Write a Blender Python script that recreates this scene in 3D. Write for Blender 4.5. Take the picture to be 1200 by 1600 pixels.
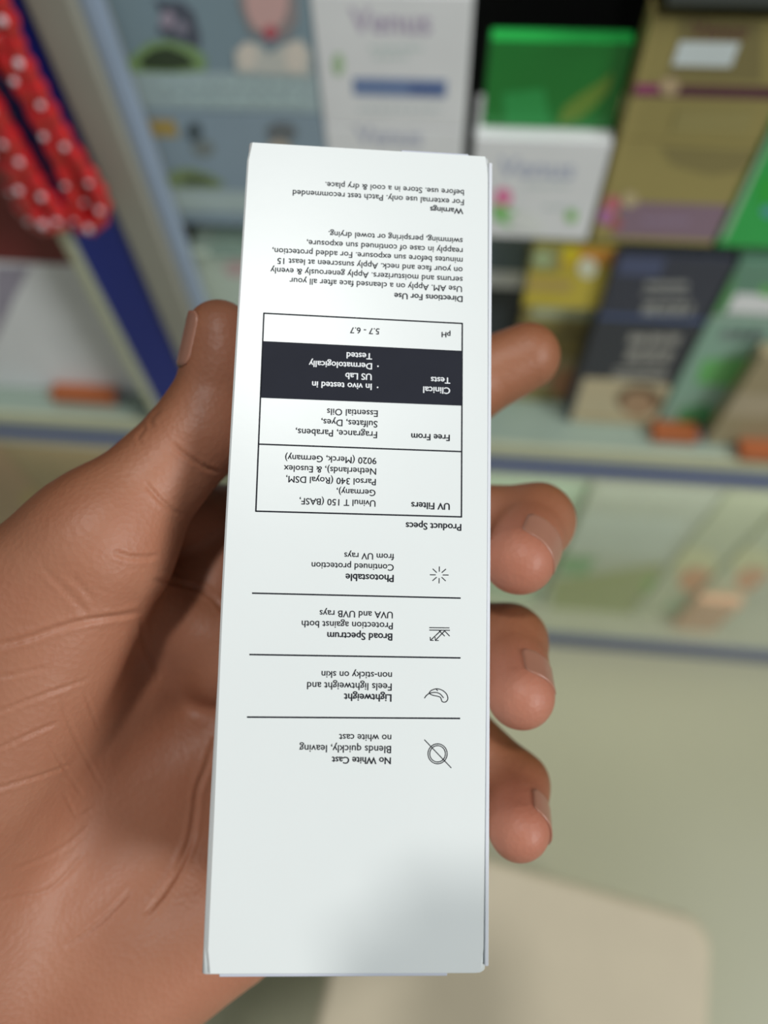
import bpy, bmesh, math, random
import numpy as np
from mathutils import Vector, Matrix
random.seed(7)
for _o in list(bpy.data.objects):
    bpy.data.objects.remove(_o)
S = bpy.context.scene
COL = S.collection

# ------------------------------------------------------------------ camera
F = 1110.0                                   # focal length in pixels of the 1200 x 1600 frame
CAM_H = 1.225                                # camera height above the floor, metres
_n = np.array([40, 600, F]); _n /= np.linalg.norm(_n)
_h = np.array([1, .072, -.075]); _h -= _n * (_h @ _n); _h /= np.linalg.norm(_h)
_zw = -_n
R = np.array([_h, np.cross(_zw, _h), _zw])   # camera axes (x right, y down, z ahead) -> world axes
CAM = np.array([0, 0, CAM_H])
cam_data = bpy.data.cameras.new('camera')
cam = bpy.data.objects.new('camera', cam_data); COL.objects.link(cam)
M3 = Matrix(R.tolist()) @ Matrix(((1, 0, 0), (0, -1, 0), (0, 0, -1)))
cam.matrix_world = Matrix.Translation(Vector(CAM)) @ M3.to_4x4()
cam_data.sensor_fit = 'AUTO'; cam_data.sensor_width = 36.0
cam_data.lens = F / 1600 * 36
cam_data.clip_start = 0.005; cam_data.clip_end = 50
cam_data.dof.use_dof = True
cam_data.dof.focus_distance = 0.130
cam_data.dof.aperture_fstop = cam_data.lens / 4.0     # a 4 mm wide phone lens
S.camera = cam

# ------------------------------------------------------------------ world, lamps, exposure
S.view_settings.view_transform = 'Standard'
S.view_settings.look = 'None'
S.view_settings.gamma = 1.0
S.view_settings.use_curve_mapping = False
S.view_settings.exposure = 0.0
world = bpy.data.worlds.new('shop_light'); S.world = world
world.use_nodes = True
_bg = world.node_tree.nodes['Background']
_bg.inputs[0].default_value = (0.90, 0.97, 1.0, 1)
_bg.inputs[1].default_value = 0.165

def area_lamp(name, loc, aim, sx, sy, power, col):
    l = bpy.data.lights.new(name, 'AREA'); l.shape = 'RECTANGLE'
    l.size = sx; l.size_y = sy; l.energy = power; l.color = col
    o = bpy.data.objects.new(name, l); COL.objects.link(o)
    o.location = loc
    o.rotation_euler = (Vector(aim) - Vector(loc)).to_track_quat('-Z', 'Y').to_euler()
    return o
# ceiling lamps of the shop: one straight above the counter, one further to the right
area_lamp('ceiling_lamp', (-0.04, 0.09, 2.85), (0.0, 0.02, 1.1), 0.13, 0.13, 11.0, (1.0, 0.99, 0.97))
area_lamp('ceiling_tube', (1.6, 0.15, 2.6), (0.0, 0.07, 1.1), 0.4, 0.5, 6.0, (0.98, 0.99, 1.0))
area_lamp('ceiling_panel', (1.8, -0.85, 2.3), (0.0, 0.40, 0.8), 0.7, 0.6, 31.0, (0.95, 0.99, 1.0))

# ------------------------------------------------------------------ helpers
def lin(c):
    c = c / 255.0
    return c / 12.92 if c <= 0.04045 else ((c + 0.055) / 1.055) ** 2.4
def rgb(r, g, b, k=1.0):
    return tuple(min(0.92, lin(v) * k) for v in (r, g, b)) + (1.0,)

MATS = {}
def mat(name, col, rough=0.5, spec=0.5, metal=0.0, vary=0.06, scale=30.0, bump=0.0, bscale=200.0, coat=0.0):
    if name in MATS: return MATS[name]
    m = bpy.data.materials.new(name); m.use_nodes = True
    nt = m.node_tree; b = nt.nodes['Principled BSDF']
    b.inputs['Roughness'].default_value = rough
    b.inputs['Metallic'].default_value = metal
    b.inputs['Specular IOR Level'].default_value = spec
    b.inputs['Coat Weight'].default_value = coat
    tc = nt.nodes.new('ShaderNodeTexCoord')
    nz = nt.nodes.new('ShaderNodeTexNoise'); nz.inputs['Scale'].default_value = scale
    nt.links.new(tc.outputs['Object'], nz.inputs['Vector'])
    mx = nt.nodes.new('ShaderNodeMix'); mx.data_type = 'RGBA'
    mx.inputs[6].default_value = tuple(c * (1 - vary) for c in col[:3]) + (1,)
    mx.inputs[7].default_value = tuple(min(1, c * (1 + vary)) for c in col[:3]) + (1,)
    nt.links.new(nz.outputs[0], mx.inputs[0])
    nt.links.new(mx.outputs[2], b.inputs['Base Color'])
    if bump:
        n2 = nt.nodes.new('ShaderNodeTexNoise'); n2.inputs['Scale'].default_value = bscale
        nt.links.new(tc.outputs['Object'], n2.inputs['Vector'])
        bp = nt.nodes.new('ShaderNodeBump'); bp.inputs['Strength'].default_value = bump
        bp.inputs['Distance'].default_value = 0.001
        nt.links.new(n2.outputs[0], bp.inputs['Height'])
        nt.links.new(bp.outputs[0], b.inputs['Normal'])
    MATS[name] = m
    return m

def ink(r, g, b, rough=0.45, k=1.9, **kw):          # print colour of a shelf carton
    return mat('ink_%d_%d_%d_%d' % (r, g, b, int(rough * 100)), rgb(r, g, b, k), rough, **kw)

def glass_mat(name, tint, fac):
    m = bpy.data.materials.new(name); m.use_nodes = True
    nt = m.node_tree; nt.nodes.clear()
    out = nt.nodes.new('ShaderNodeOutputMaterial')
    tr = nt.nodes.new('ShaderNodeBsdfTransparent'); tr.inputs[0].default_value = tint
    gl = nt.nodes.new('ShaderNodeBsdfGlossy'); gl.inputs['Roughness'].default_value = 0.04
    fr = nt.nodes.new('ShaderNodeFresnel'); fr.inputs[0].default_value = 1.5
    mu = nt.nodes.new('ShaderNodeMath'); mu.operation = 'MULTIPLY_ADD'
    mu.inputs[1].default_value = 1.0; mu.inputs[2].default_value = fac
    nt.links.new(fr.outputs[0], mu.inputs[0])
    ge = nt.nodes.new('ShaderNodeNewGeometry')                 # only the outer faces mirror; inner faces let light out
    iv = nt.nodes.new('ShaderNodeMath'); iv.operation = 'SUBTRACT'; iv.inputs[0].default_value = 1.0
    m2 = nt.nodes.new('ShaderNodeMath'); m2.operation = 'MULTIPLY'
    nt.links.new(ge.outputs['Backfacing'], iv.inputs[1])
    nt.links.new(mu.outputs[0], m2.inputs[0]); nt.links.new(iv.outputs[0], m2.inputs[1])
    mx = nt.nodes.new('ShaderNodeMixShader')
    nt.links.new(m2.outputs[0], mx.inputs[0]); nt.links.new(tr.outputs[0], mx.inputs[1]); nt.links.new(gl.outputs[0], mx.inputs[2])
    nt.links.new(mx.outputs[0], out.inputs[0])
    return m

def link(name, me, m=None, parent=None, loc=(0, 0, 0), smooth=False):
    o = bpy.data.objects.new(name, me); COL.objects.link(o)
    if m is not None: me.materials.append(m)
    o.location = loc
    if parent is not None: o.parent = parent
    if smooth:
        me.polygons.foreach_set('use_smooth', [True] * len(me.polygons))
    return o
def tag(o, label=None, cat=None, group=None, kind=None):
    if label: o['label'] = label
    if cat: o['category'] = cat
    if group: o['group'] = group
    if kind: o['kind'] = kind
    return o
def empty(name, loc, parent=None):
    o = bpy.data.objects.new(name, None); COL.objects.link(o)
    o.location = loc; o.empty_display_size = 0.02
    if parent is not None: o.parent = parent
    return o
def mesh_of(bm, name='mesh'):
    me = bpy.data.meshes.new(name); bm.to_mesh(me); bm.free(); return me
def box_bm(x0, x1, y0, y1, z0, z1, bev=0.0, seg=2, bm=None):
    own = bm is None
    t = bmesh.new()
    bmesh.ops.create_cube(t, size=1.0)
    for v in t.verts:
        v.co = Vector((x0 + (v.co.x + .5) * (x1 - x0), y0 + (v.co.y + .5) * (y1 - y0), z0 + (v.co.z + .5) * (z1 - z0)))
    if bev > 0:
        bmesh.ops.bevel(t, geom=t.edges[:], offset=bev, segments=seg, affect='EDGES', profile=0.6)
    if own: return t
    me = bpy.data.meshes.new('tmp'); t.to_mesh(me); t.free(); bm.from_mesh(me); bpy.data.meshes.remove(me)
    return bm
def add_box(name, m, b, parent=None, loc=(0, 0, 0), bev=0.0):
    """a box b = (x0, x1, y0, y1, z0, z1), relative to loc"""
    return link(name, mesh_of(box_bm(*b, bev=bev), name), m, parent, loc)
def tube_bm(pts, rad, n=10, bm=None):
    bm = bm or bmesh.new()
    P = [Vector(p) for p in pts]; rings = []
    up = Vector((0.31, -0.9, 0.2)).normalized()
    for i, p in enumerate(P):
        d = (P[min(i + 1, len(P) - 1)] - P[max(i - 1, 0)]).normalized()
        a = d.cross(up).normalized(); b = d.cross(a).normalized()
        r = rad[i] if hasattr(rad, '__len__') else rad
        rings.append([bm.verts.new(p + (a * math.cos(2 * math.pi * k / n) + b * math.sin(2 * math.pi * k / n)) * r) for k in range(n)])
    for i in range(len(rings) - 1):
        for k in range(n):
            bm.faces.new((rings[i][k], rings[i][(k + 1) % n], rings[i + 1][(k + 1) % n], rings[i + 1][k]))
    bm.faces.new(rings[0][::-1]); bm.faces.new(rings[-1])
    bmesh.ops.recalc_face_normals(bm, faces=bm.faces[:])
    return bm
def smooth_path(pts, n=8):
    P = [np.array(p, float) for p in pts]; out = []
    for i in range(len(P) - 1):
        p0, p1, p2, p3 = P[max(i - 1, 0)], P[i], P[i + 1], P[min(i + 2, len(P) - 1)]
        for k in range(n):
            t = k / n
            out.append(.5 * ((2 * p1) + (p2 - p0) * t + (2 * p0 - 5 * p1 + 4 * p2 - p3) * t * t + (3 * p1 - p0 - 3 * p2 + p3) * t ** 3))
    out.append(P[-1]); return out

# measuring: where a sight line meets a vertical plane Y, a level z or a depth
def sight(x, y): return R @ np.array([x - 600, y - 800, F])
def on_wall(x, y, Y): d = sight(x, y); return CAM + d * Y / d[1]
def on_level(x, y, z): d = sight(x, y); return CAM + d * (z - CAM_H) / d[2]
def P(x, y, z): return np.array([(x - 600) * z / F, (y - 800) * z / F, z])       # camera millimetres
def world_of(p): return CAM + (np.asarray(p) / 1000.0) @ R.T

def text_mesh(s, bold=0.0):
    c = bpy.data.curves.new('t', 'FONT'); c.body = s; c.size = 1.0; c.resolution_u = 3
    o = bpy.data.objects.new('t', c); COL.objects.link(o)
    dg = bpy.context.evaluated_depsgraph_get(); dg.update()
    me = bpy.data.meshes.new_from_object(o.evaluated_get(dg))
    bpy.data.objects.remove(o); bpy.data.curves.remove(c)
    V = np.array([v.co[:2] for v in me.vertices]); L = np.zeros(len(V)); Fc = [tuple(p.vertices) for p in me.polygons]
    bpy.data.meshes.remove(me)
    if bold:                                  # heavier strokes: the outline laid again a little to each side
        n0 = len(V)
        sh = ((-bold, 0), (bold, 0), (0, -bold * .6), (0, bold * .6))
        V = np.concatenate([V + np.array(q) for q in sh]); L = np.repeat(np.arange(4), n0)
        Fc = [tuple(i * n0 + k for k in f) for i in range(4) for f in Fc]
    return V, Fc, L

# ------------------------------------------------------------------ the setting
FLOOR_Z = 0.0
SH_A = CAM_H - 0.382          # top of the upper glass shelf
SH_B = CAM_H - 0.612          # top of the ledge
YF = 0.4147                   # front plane of the lower case
o = add_box('floor', mat('floor_tile', rgb(176, 174, 145, 1.14), 0.35, vary=0.05, scale=3.0, bump=0.05, bscale=40), (-2.2, 2.2, -1.6, 1.2, -0.05, 0.0)); o['kind'] = 'structure'
o = add_box('wall_back', mat('wall_paint', rgb(120, 128, 122), 0.8), (-2.2, 2.2, 0.80, 0.86, 0, 2.9)); o['kind'] = 'structure'

# ------------------------------------------------------------------ display cabinet
M_cream = mat('cream_profile', rgb(176, 178, 150, 1.3), 0.5)
M_grey = mat('grey_profile', rgb(140, 138, 126, 1.25), 0.45)
M_navy = mat('navy_panel', rgb(26, 40, 118, 1.35), 0.35)
M_strip = mat('blue_strip', rgb(62, 82, 140, 1.2), 0.35)
M_alu = mat('aluminium_rail', rgb(150, 164, 184, 1.05), 0.4)
M_black = mat('black_backing', (0.004, 0.004, 0.004, 1), 0.6)
M_pale = mat('pale_lining', rgb(188, 190, 168, 1.0), 0.6)
G_shelf = glass_mat('shelf_glass', (0.93, 0.97, 0.95, 1), 0.01)
G_edge = mat('green_glass_edge', rgb(120, 142, 132, 1.5), 0.2)
G_front = glass_mat('case_glass', (0.95, 0.96, 0.94, 1), 0.06)
cab = empty('display_cabinet', (0.1, 0.5, 0.0))
tag(cab, 'shop display cabinet with glass shelves, blue-striped rails and a lower glass case', 'display cabinet')
CB = np.array([0.1, 0.5, 0.0])
def cabbox(name, m, b, bev=0.0):
    b = (b[0] - CB[0], b[1] - CB[0], b[2] - CB[1], b[3] - CB[1], b[4] - CB[2], b[5] - CB[2])
    return add_box(name, m, b, cab, bev=bev)
YP = 0.405
k = YP / 0.45
# upright post of three profiles
cabbox('post_trim', M_cream, (-0.3265 * k, -0.3165 * k, YP - .003, YP + .03, SH_B, 1.9), .001)
cabbox('post_panel', M_navy, (-0.3165 * k, -0.2665 * k, YP, YP + .03, SH_B, 1.9), .001)
cabbox('post_profile', M_grey, (-0.2665 * k, -0.238 * k, YP - .005, YP + .04, SH_B, 1.9), .002)
cabbox('post_rail', M_alu, (-0.238 * k, -0.2285 * k, YP + .004, YP + .02, SH_B, 1.9), .002)
cabbox('back_panel', M_black, (-0.75, 0.75, 0.60, 0.612, SH_B - .02, 1.9))
cabbox('case_lining', M_pale, (-0.75, 0.75, 0.60, 0.612, 0.0, SH_B - .022))
# upper shelves
for x0, x1, y0, z in ((-0.19, -0.01, 0.422, SH_A), (-0.009, 0.75, 0.4495, SH_A), (0.102, 0.75, 0.43, CAM_H - 0.198)):
    if z > SH_A:
        cabbox('upper_shelf', mat('dark_shelf_board', rgb(70, 74, 70), 0.4), (x0, x1, y0, 0.598, z - .012, z), .001); continue
    g = cabbox('glass_shelf', G_shelf, (x0, x1, y0 + .0012, 0.598, z - .006, z))
    if x1 < 0: add_box('shelf_edge', G_edge, (x0 - CB[0], x1 - CB[0], y0 - CB[1], y0 + .0012 - CB[1], z - .006, z), g)
# ledge and its striped rail
cabbox('ledge', mat('ledge_top', rgb(150, 166, 152, 1.15), 0.25), (-0.75, 0.75, YF + .004, 0.60, SH_B - .02, SH_B))
zs1 = CAM_H - 0.6335; zs2 = CAM_H - 0.6545; zs3 = CAM_H - 0.668
cabbox('rail', M_cream, (-0.75, 0.75, YF - .002, YF + .004, zs1, SH_B + .001), .001)
cabbox('rail_stripe', M_strip, (-0.75, 0.75, YF - .003, YF + .004, zs2, zs1), .001)
cabbox('rail_lip', mat('pale_lip', rgb(190, 192, 178, 1.1), 0.4), (-0.75, 0.75, YF - .002, YF + .004, zs3, zs2), .001)
cabbox('case_floor', M_pale, (-0.75, 0.75, YF + .004, 0.60, 0.03, 0.055))
cabbox('base_strip', mat('grey_blue_strip', rgb(84, 94, 128, 1.2), 0.35), (-0.75, 0.75, YF - .002, YF + .004, 0.0, CAM_H - 1.170), .001)
case_fill = area_lamp('case_fill_light', (0.1, YF + .016, SH_B - .03), (0.1, 0.56, 0.2), 1.4, 0.018, 1.25, (1.0, 0.97, 0.92))  # added fill light under the ledge, brightens the dark case
cabbox('fill_light_strip', mat('white_fill_housing', (.8, .8, .8, 1), .5), (-0.6, 0.75, YF + .005, YF + .03, SH_B - .028, SH_B - .021))  # made-up housing for the added fill light
cabbox('case_glass', G_front, (-0.75, 0.75, YF, YF + .004, CAM_H - 1.168, zs3))

# ------------------------------------------------------------------ cartons on the shelves
class Carton:
    """A printed folding carton: body with softened folds, end flap line; prints are placed on its front face."""
    def __init__(s, name, label, cat, x0, x1, z0, z1, Y, depth, m, group=None, top=None):
        z0 = z0 + .0004                                # set down, not sunk in
        s.Y = Y; s.x0, s.x1, s.z0, s.z1 = x0, x1, z0, z1
        s.c = np.array([(x0 + x1) / 2, Y + depth / 2, z0])
        b = (x0 - s.c[0], x1 - s.c[0], -depth / 2, depth / 2, 0, z1 - z0)
        s.o = add_box(name, m, b, None, tuple(s.c), bev=.0009)
        tag(s.o, label, cat, group)
        w, hh = x1 - x0, z1 - z0
        fl = add_box('lid_flap', top or m, (-w / 2 + .0012, w / 2 - .0012, -depth / 2 + .0008, depth / 2 - .0015, hh - .0002, hh + .0004), s.o)
        s.layer = 0
    def _poly(s, pts):
        """front-face polygon (local x, z) as a thin printed layer"""
        s.layer += 1
        off = .00012 + .00008 * s.layer
        bm = bmesh.new(); yf = s.Y - s.c[1]
        f = [bm.verts.new((x, yf - off, z)) for x, z in pts]
        bm.faces.new(f); bmesh.ops.recalc_face_normals(bm, faces=bm.faces[:])
        for fc in bm.faces:
            if fc.normal.y > 0: fc.normal_flip()
        return bm
    def loc(s, x, y):
        p = on_wall(x, y, s.Y) - s.c
        hw = (s.x1 - s.x0) / 2 - .0006
        return (min(hw, max(-hw, p[0])), min(s.z1 - s.z0 - .0006, max(.0006, p[2])))
    def poly(s, name, pts, m):
        return link(name, mesh_of(s._poly([s.loc(*p) for p in pts]), name), m, s.o)
    def rect(s, name, x0, y0, x1, y1, m):
        a, b = s.loc(x0, y0), s.loc(x1, y1)
        xs = sorted((a[0], b[0])); zs = sorted((a[1], b[1]))
        return link(name, mesh_of(s._poly([(xs[0], zs[0]), (xs[1], zs[0]), (xs[1], zs[1]), (xs[0], zs[1])]), name), m, s.o)
    def band(s, name, y0, y1, m, u0=0.0, u1=1.0, at=None):
        """full-width band between two picture rows measured at column at"""
        w = s.x1 - s.x0
        px = at if at else 600 + 0
        za, zb = s.loc(px, y0)[1], s.loc(px, y1)[1]
        xa, xb = -w / 2 + .0007 + u0 * w, -w / 2 - .0007 + u1 * w
        return link(name, mesh_of(s._poly([(xa, zb), (xb, zb), (xb, za), (xa, za)]), name), m, s.o)
    def oval(s, name, x, y, rx, ry, m, n=24, tilt=0.0):
        pts = []
        for i in range(n):
            a = 2 * math.pi * i / n; q, r = rx * math.cos(a), ry * math.sin(a)
            pts.append(s.loc(x + q * math.cos(tilt) - r * math.sin(tilt), y + q * math.sin(tilt) + r * math.cos(tilt)))
        return link(name, mesh_of(s._poly(pts), name), m, s.o)
    def text(s, name, st, x0, y0, x1, m, bold=.02):
        """one line of lettering, baseline from column x0 to x1 at row y0"""
        s.layer += 1
        V, Fc, L = text_mesh(st, bold)
        a, b = s.loc(x0, y0), s.loc(x1, y0)
        k = (b[0] - a[0]) / (V[:, 0].max() - V[:, 0].min())
        V = (V - [V[:, 0].min(), 0]) * k
        yf = s.Y - s.c[1] - .00012 - .00008 * s.layer
        me = bpy.data.meshes.new(name)
        me.from_pydata([(a[0] + x, yf - .00001 * l, a[1] + z) for (x, z), l in zip(V, L)], [], Fc)
        return link(name, me, m, s.o)
    def lines(s, name, rows, m, dash=(8, 16), gap=4):
        """rows of small print too blurred to read: short printed dashes"""
        s.layer += 1
        bm = bmesh.new(); yf = s.Y - s.c[1] - .00012 - .00008 * s.layer
        for (x0, y0, x1, hgt) in rows:
            x = x0
            while x < x1 - 3:
                e = min(x1, x + random.uniform(*dash))
                a, b = s.loc(x, y0), s.loc(e, y0 + hgt)
                zb, zt = min(a[1], b[1]), max(a[1], b[1])
                bm.faces.new([bm.verts.new((q, yf, r)) for q, r in ((a[0], zb), (b[0], zb), (b[0], zt), (a[0], zt))])
                x = e + gap
        return link(name, mesh_of(bm, name), m, s.o)

def X(px, py, Y): return on_wall(px, py, Y)[0]
def Z(px, py, Y): return on_wall(px, py, Y)[2]
W1 = ink(182, 190, 192, k=2.0)                       # white board
W2 = ink(150, 160, 162)
Y0 = 0.450
# --- upper shelf, left: two grey facial-kit cartons, one on the other
G1 = ink(112, 126, 136)
zs = Z(340, 176, Y0)
lo = Carton('cosmetic_carton', 'grey carton with small yellow label, lower of the two grey ones at top left', 'carton', X(150, 0, Y0) + .004, X(489, 60, Y0), SH_A, zs, Y0, .06, G1, 'cartons on the upper shelf')
up = Carton('cosmetic_carton', 'grey carton with a woman portrait and green leaves, upper of the two grey ones', 'carton', X(150, 0, Y0) + .004, X(489, 60, Y0), zs + .0006, Z(340, -130, Y0), Y0, .06, ink(104, 120, 128), 'cartons on the upper shelf')
up.band('printed_band', 112, 172, ink(132, 146, 148), at=340)
up.poly('leaf_print', [(188, 98), (212, 82), (232, 66), (262, 62), (300, 72), (322, 88), (322, 110), (280, 114), (200, 112)], ink(104, 128, 84))
up.poly('bowl_print', [(216, 94), (240, 76), (262, 72), (292, 84), (308, 104), (270, 110), (225, 108)], ink(44, 54, 36))
up.poly('figure_print', [(240, 0), (286, 2), (304, 20), (314, 58), (312, 76), (290, 66), (262, 60), (246, 48), (256, 26)], ink(66, 70, 80))
up.oval('flower_print', 262, 30, 12, 14, ink(128, 118, 130)); up.oval('flower_print', 284, 42, 10, 10, ink(112, 108, 120))
up.poly('hair_print', [(372, -70), (462, -70), (466, 30), (450, 60), (392, 52), (374, 10)], ink(120, 112, 112))
up.oval('face_print', 417, -2, 33, 52, ink(168, 136, 132)); up.oval('lips_print', 423, 50, 12, 12, ink(150, 76, 84))
up.poly('shoulder_print', [(366, 78), (390, 64), (408, 68), (420, 84), (442, 68), (470, 58), (486, 80), (486, 118), (370, 112)], ink(158, 158, 152))
up.oval('hand_print', 387, 86, 15, 22, ink(176, 168, 158)); up.oval('hand_print', 462, 88, 17, 24, ink(176, 168, 158))
up.lines('small_print', [(250, 126, 470, 9), (270, 146, 480, 8), (300, 158, 480, 5)], ink(150, 166, 164), (14, 30), 6)
lo.rect('label_sticker', 232, 186, 280, 214, ink(138, 118, 66))
lo.oval('figure_print', 304, 206, 13, 16, ink(62, 72, 76)); lo.oval('figure_print', 318, 232, 18, 14, ink(98, 104, 102))
lo.poly('leaf_print', [(256, 280), (272, 264), (300, 262), (330, 272), (352, 286), (340, 294), (270, 292)], ink(104, 118, 84))
lo.poly('bowl_print', [(282, 280), (300, 272), (322, 276), (342, 288), (290, 290)], ink(72, 82, 58))
lo.oval('hair_print', 440, 206, 24, 16, ink(86, 90, 92)); lo.oval('face_print', 436, 250, 24, 32, ink(150, 140, 128))
lo.band('printed_band', 296, 330, ink(140, 152, 150), at=330)

# --- upper shelf, centre: two white cartons
zs = Z(610, 200, Y0)
w2 = Carton('cosmetic_carton', 'white carton under the white carton with the blue band, mostly behind the held box', 'carton', X(496, 100, Y0), X(733, 100, Y0), SH_A, zs, Y0, .055, W1, 'cartons on the upper shelf')
w1 = Carton('cosmetic_carton', 'white carton with mauve lettering and a slate blue band', 'carton', X(496, 100, Y0), X(733, 100, Y0), zs + .0006, Z(620, -8, Y0), Y0, .055, W1, 'cartons on the upper shelf')
w1.text('brand_text', 'Venus', 548, 50, 674, ink(150, 140, 156), .03)
w1.lines('small_print', [(578, 72, 660, 6), (585, 86, 640, 5)], ink(160, 172, 168))
w1.rect('blue_band', 551, 121, 697, 152, ink(92, 108, 140))
w1.rect('blue_patch', 640, 131, 692, 150, ink(72, 88, 126))
w1.oval('leaf_print', 529, 100, 9, 18, ink(140, 160, 128))
w1.lines('small_print', [(560, 168, 690, 4)], ink(150, 160, 160))
w2.text('brand_text', 'Venus', 556, 224, 660, ink(150, 152, 164), .03)

# --- upper shelf: white carton with pink flower, green carton on it
zl = Z(850, 220, Y0)
wl = Carton('cosmetic_carton', 'white carton with pink flower print, under the small green foil carton', 'carton', .0075, .098, SH_A, zl, Y0, .05, W1, 'cartons on the upper shelf', top=W1)
wl.text('brand_text', 'Venus', 776, 275, 897, ink(146, 150, 164), .03)
wl.lines('small_print', [(820, 288, 890, 4), (850, 322, 905, 4)], ink(156, 166, 164))
wl.oval('flower_print', 786, 308, 14, 15, ink(196, 96, 132)); wl.oval('flower_print', 776, 316, 8, 10, ink(200, 130, 150))
wl.poly('leaf_print', [(768, 322), (782, 318), (800, 328), (826, 332), (840, 356), (790, 352), (770, 340)], ink(110, 160, 96))
wl.poly('glare_swirl', [(790, 340), (815, 326), (834, 330), (852, 352), (842, 366), (810, 360)], mat('white_glare', (0.9, 0.92, 0.88, 1), 0.2))  # near-white patch paints the glare on the glossy board
wl.oval('leaf_print', 893, 337, 9, 10, ink(116, 160, 90))
YG = Y0 + .012
gx0, gx1 = X(765, 70, YG), X(985, 100, YG)
M_gr = mat('green_foil', rgb(26, 112, 44, 1.5), 0.32, metal=0.25, coat=0.4)
gr = Carton('cosmetic_carton', 'glossy dark green carton lying on the white pink-flower carton', 'carton', gx0, gx1, zl + .0008, Z(880, 66, YG), YG, .014, M_gr, 'cartons on the upper shelf', top=mat('green_foil_lit', rgb(40, 160, 70, 1.6), 0.3))  # lid in a brighter green: overhead light put into its colour
gr.poly('leaf_print', [(872, 196), (880, 168), (905, 148), (938, 128), (957, 112), (952, 140), (930, 165), (905, 186)], ink(84, 110, 40))
gr.poly('printed_panel', [(785, 145), (850, 138), (860, 195), (790, 195)], ink(34, 118, 56))

# --- upper shelf: two gold cartons
zg = Z(1080, 222, Y0)
GO = mat('gold_board', rgb(140, 128, 80, 1.75), 0.38, metal=0.2)
gA = Carton('cosmetic_carton', 'gold carton with white sticker and plum band, uppermost of the gold pair', 'carton', .1013, .1905, zg + .0006, Z(1110, 28, Y0), Y0, .022, GO, 'cartons on the upper shelf')
gB = Carton('cosmetic_carton', 'gold carton with mauve lower half and flower, under the gold carton with white sticker', 'carton', .1013, .1905, SH_A, zg, Y0, .05, GO, 'cartons on the upper shelf')
gA.poly('printed_panel', [(1062, 26), (1190, 34), (1190, 128), (1040, 122), (1060, 60)], ink(108, 98, 62))
gA.text('brand_text', 'Venus', 1075, 58, 1165, ink(84, 52, 48), .03)
gA.rect('white_sticker', 1062, 64, 1142, 104, mat('sticker_white', rgb(178, 190, 194, 1.9), 0.4))
gA.band('plum_band', 132, 152, ink(76, 44, 52), at=1080)
gA.rect('plum_patch', 996, 130, 1026, 146, ink(128, 58, 92))
gA.oval('round_emblem', 1046, 134, 16, 15, ink(156, 136, 106))
gA.rect('printed_panel', 1060, 168, 1165, 208, ink(128, 118, 74))
gB.poly('printed_panel', [(1030, 228), (1180, 236), (1160, 268), (1110, 274), (1050, 258)], ink(112, 102, 64))
gB.rect('mauve_panel', 972, 314, 1140, 376, ink(112, 92, 104))
gB.lines('small_print', [(1005, 342, 1075, 5)], ink(128, 112, 136))
gB.oval('flower_print', 957, 318, 13, 13, ink(160, 90, 98)); gB.oval('flower_print', 946, 338, 12, 12, ink(150, 96, 140)); gB.oval('flower_print', 962, 348, 10, 10, ink(140, 80, 80))
gB.oval('round_emblem', 984, 311, 13, 12, ink(156, 142, 110))
# --- upper shelf: large green carton
gC = Carton('cosmetic_carton', 'vivid green carton with pale edge at the right, beside the gold cartons', 'carton', .1935, .292, SH_A, Z(1215, 196, Y0), Y0, .05, mat('vivid_green', rgb(40, 150, 70, 1.6), 0.25, coat=.3), 'cartons on the upper shelf')
gC.poly('pale_edge_print', [(1206, 196), (1196, 212), (1122, 372), (1134, 372), (1206, 215)], ink(132, 156, 134))
gC.oval('printed_patch', 1200, 300, 16, 26, ink(40, 140, 50))
gC.oval('printed_patch', 1200, 330, 10, 9, ink(72, 130, 140))

# --- ledge, left of the held box
pl = Carton('cosmetic_carton', 'pale carton standing on the ledge just above the thumb', 'carton', X(302, 420, Y0), X(520, 420, Y0), SH_B, Z(340, 398, Y0), Y0, .05, ink(156, 166, 154), 'cartons on the ledge')
pl.oval('flower_print', 372, 420, 22, 14, ink(160, 140, 138))
# --- ledge, right of the held box
YL = 0.486
def ledge_carton(label, x0, x1, top, Y, depth, m, z0=SH_B, **kw):
    return Carton('cosmetic_carton', label, 'carton', x0, x1, z0, top, Y, depth, m, 'cartons on the ledge', **kw)
tz = Z(790, 452, YL)
bk = ledge_carton('black carton beside the held box, behind the straight finger', X(700, 480, YL), X(812, 500, YL), tz, YL, .05, ink(40, 44, 48))
bw = ledge_carton('white and teal carton on the black carton beside the held box', X(700, 440, YL), X(818, 430, YL), SH_A - .012, YL, .045, ink(78, 92, 98), z0=tz + .0006)
bw.band('white_band', 424, 452, mat('bluish_white', rgb(186, 198, 214, 1.9), 0.35), at=790)
YO, YE = 0.474, 0.458
tz2 = Z(890, 462, YO)
ol = ledge_carton('olive gold carton with a pale label, standing behind the straight fingertip', X(820, 470, YO), X(953, 470, YO), tz2, YO, .045, ink(118, 106, 60))
ol.rect('pale_label', 834, 472, 932, 500, ink(150, 156, 128))
ol.lines('small_print', [(845, 482, 920, 7)], ink(166, 170, 146))
ol.rect('olive_band', 826, 512, 944, 530, ink(96, 82, 44))
ol.rect('olive_band', 826, 536, 930, 550, ink(126, 104, 56))
ol.poly('fruit_print', [(790, 606), (800, 585), (850, 556), (905, 560), (895, 606)], ink(134, 116, 82))
ol.oval('fruit_print', 880, 598, 22, 22, ink(142, 98, 66)); ol.oval('leaf_print', 806, 606, 18, 9, ink(110, 134, 66))
ye = ledge_carton('glossy yellow carton with an orange top, on the olive gold carton', X(826, 425, YE), X(968, 425, YE), SH_A - .012, YE, .05, mat('yellow_film', (.70, .55, .07, 1), 0.18, coat=.6), z0=tz2 + .0006)
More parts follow.
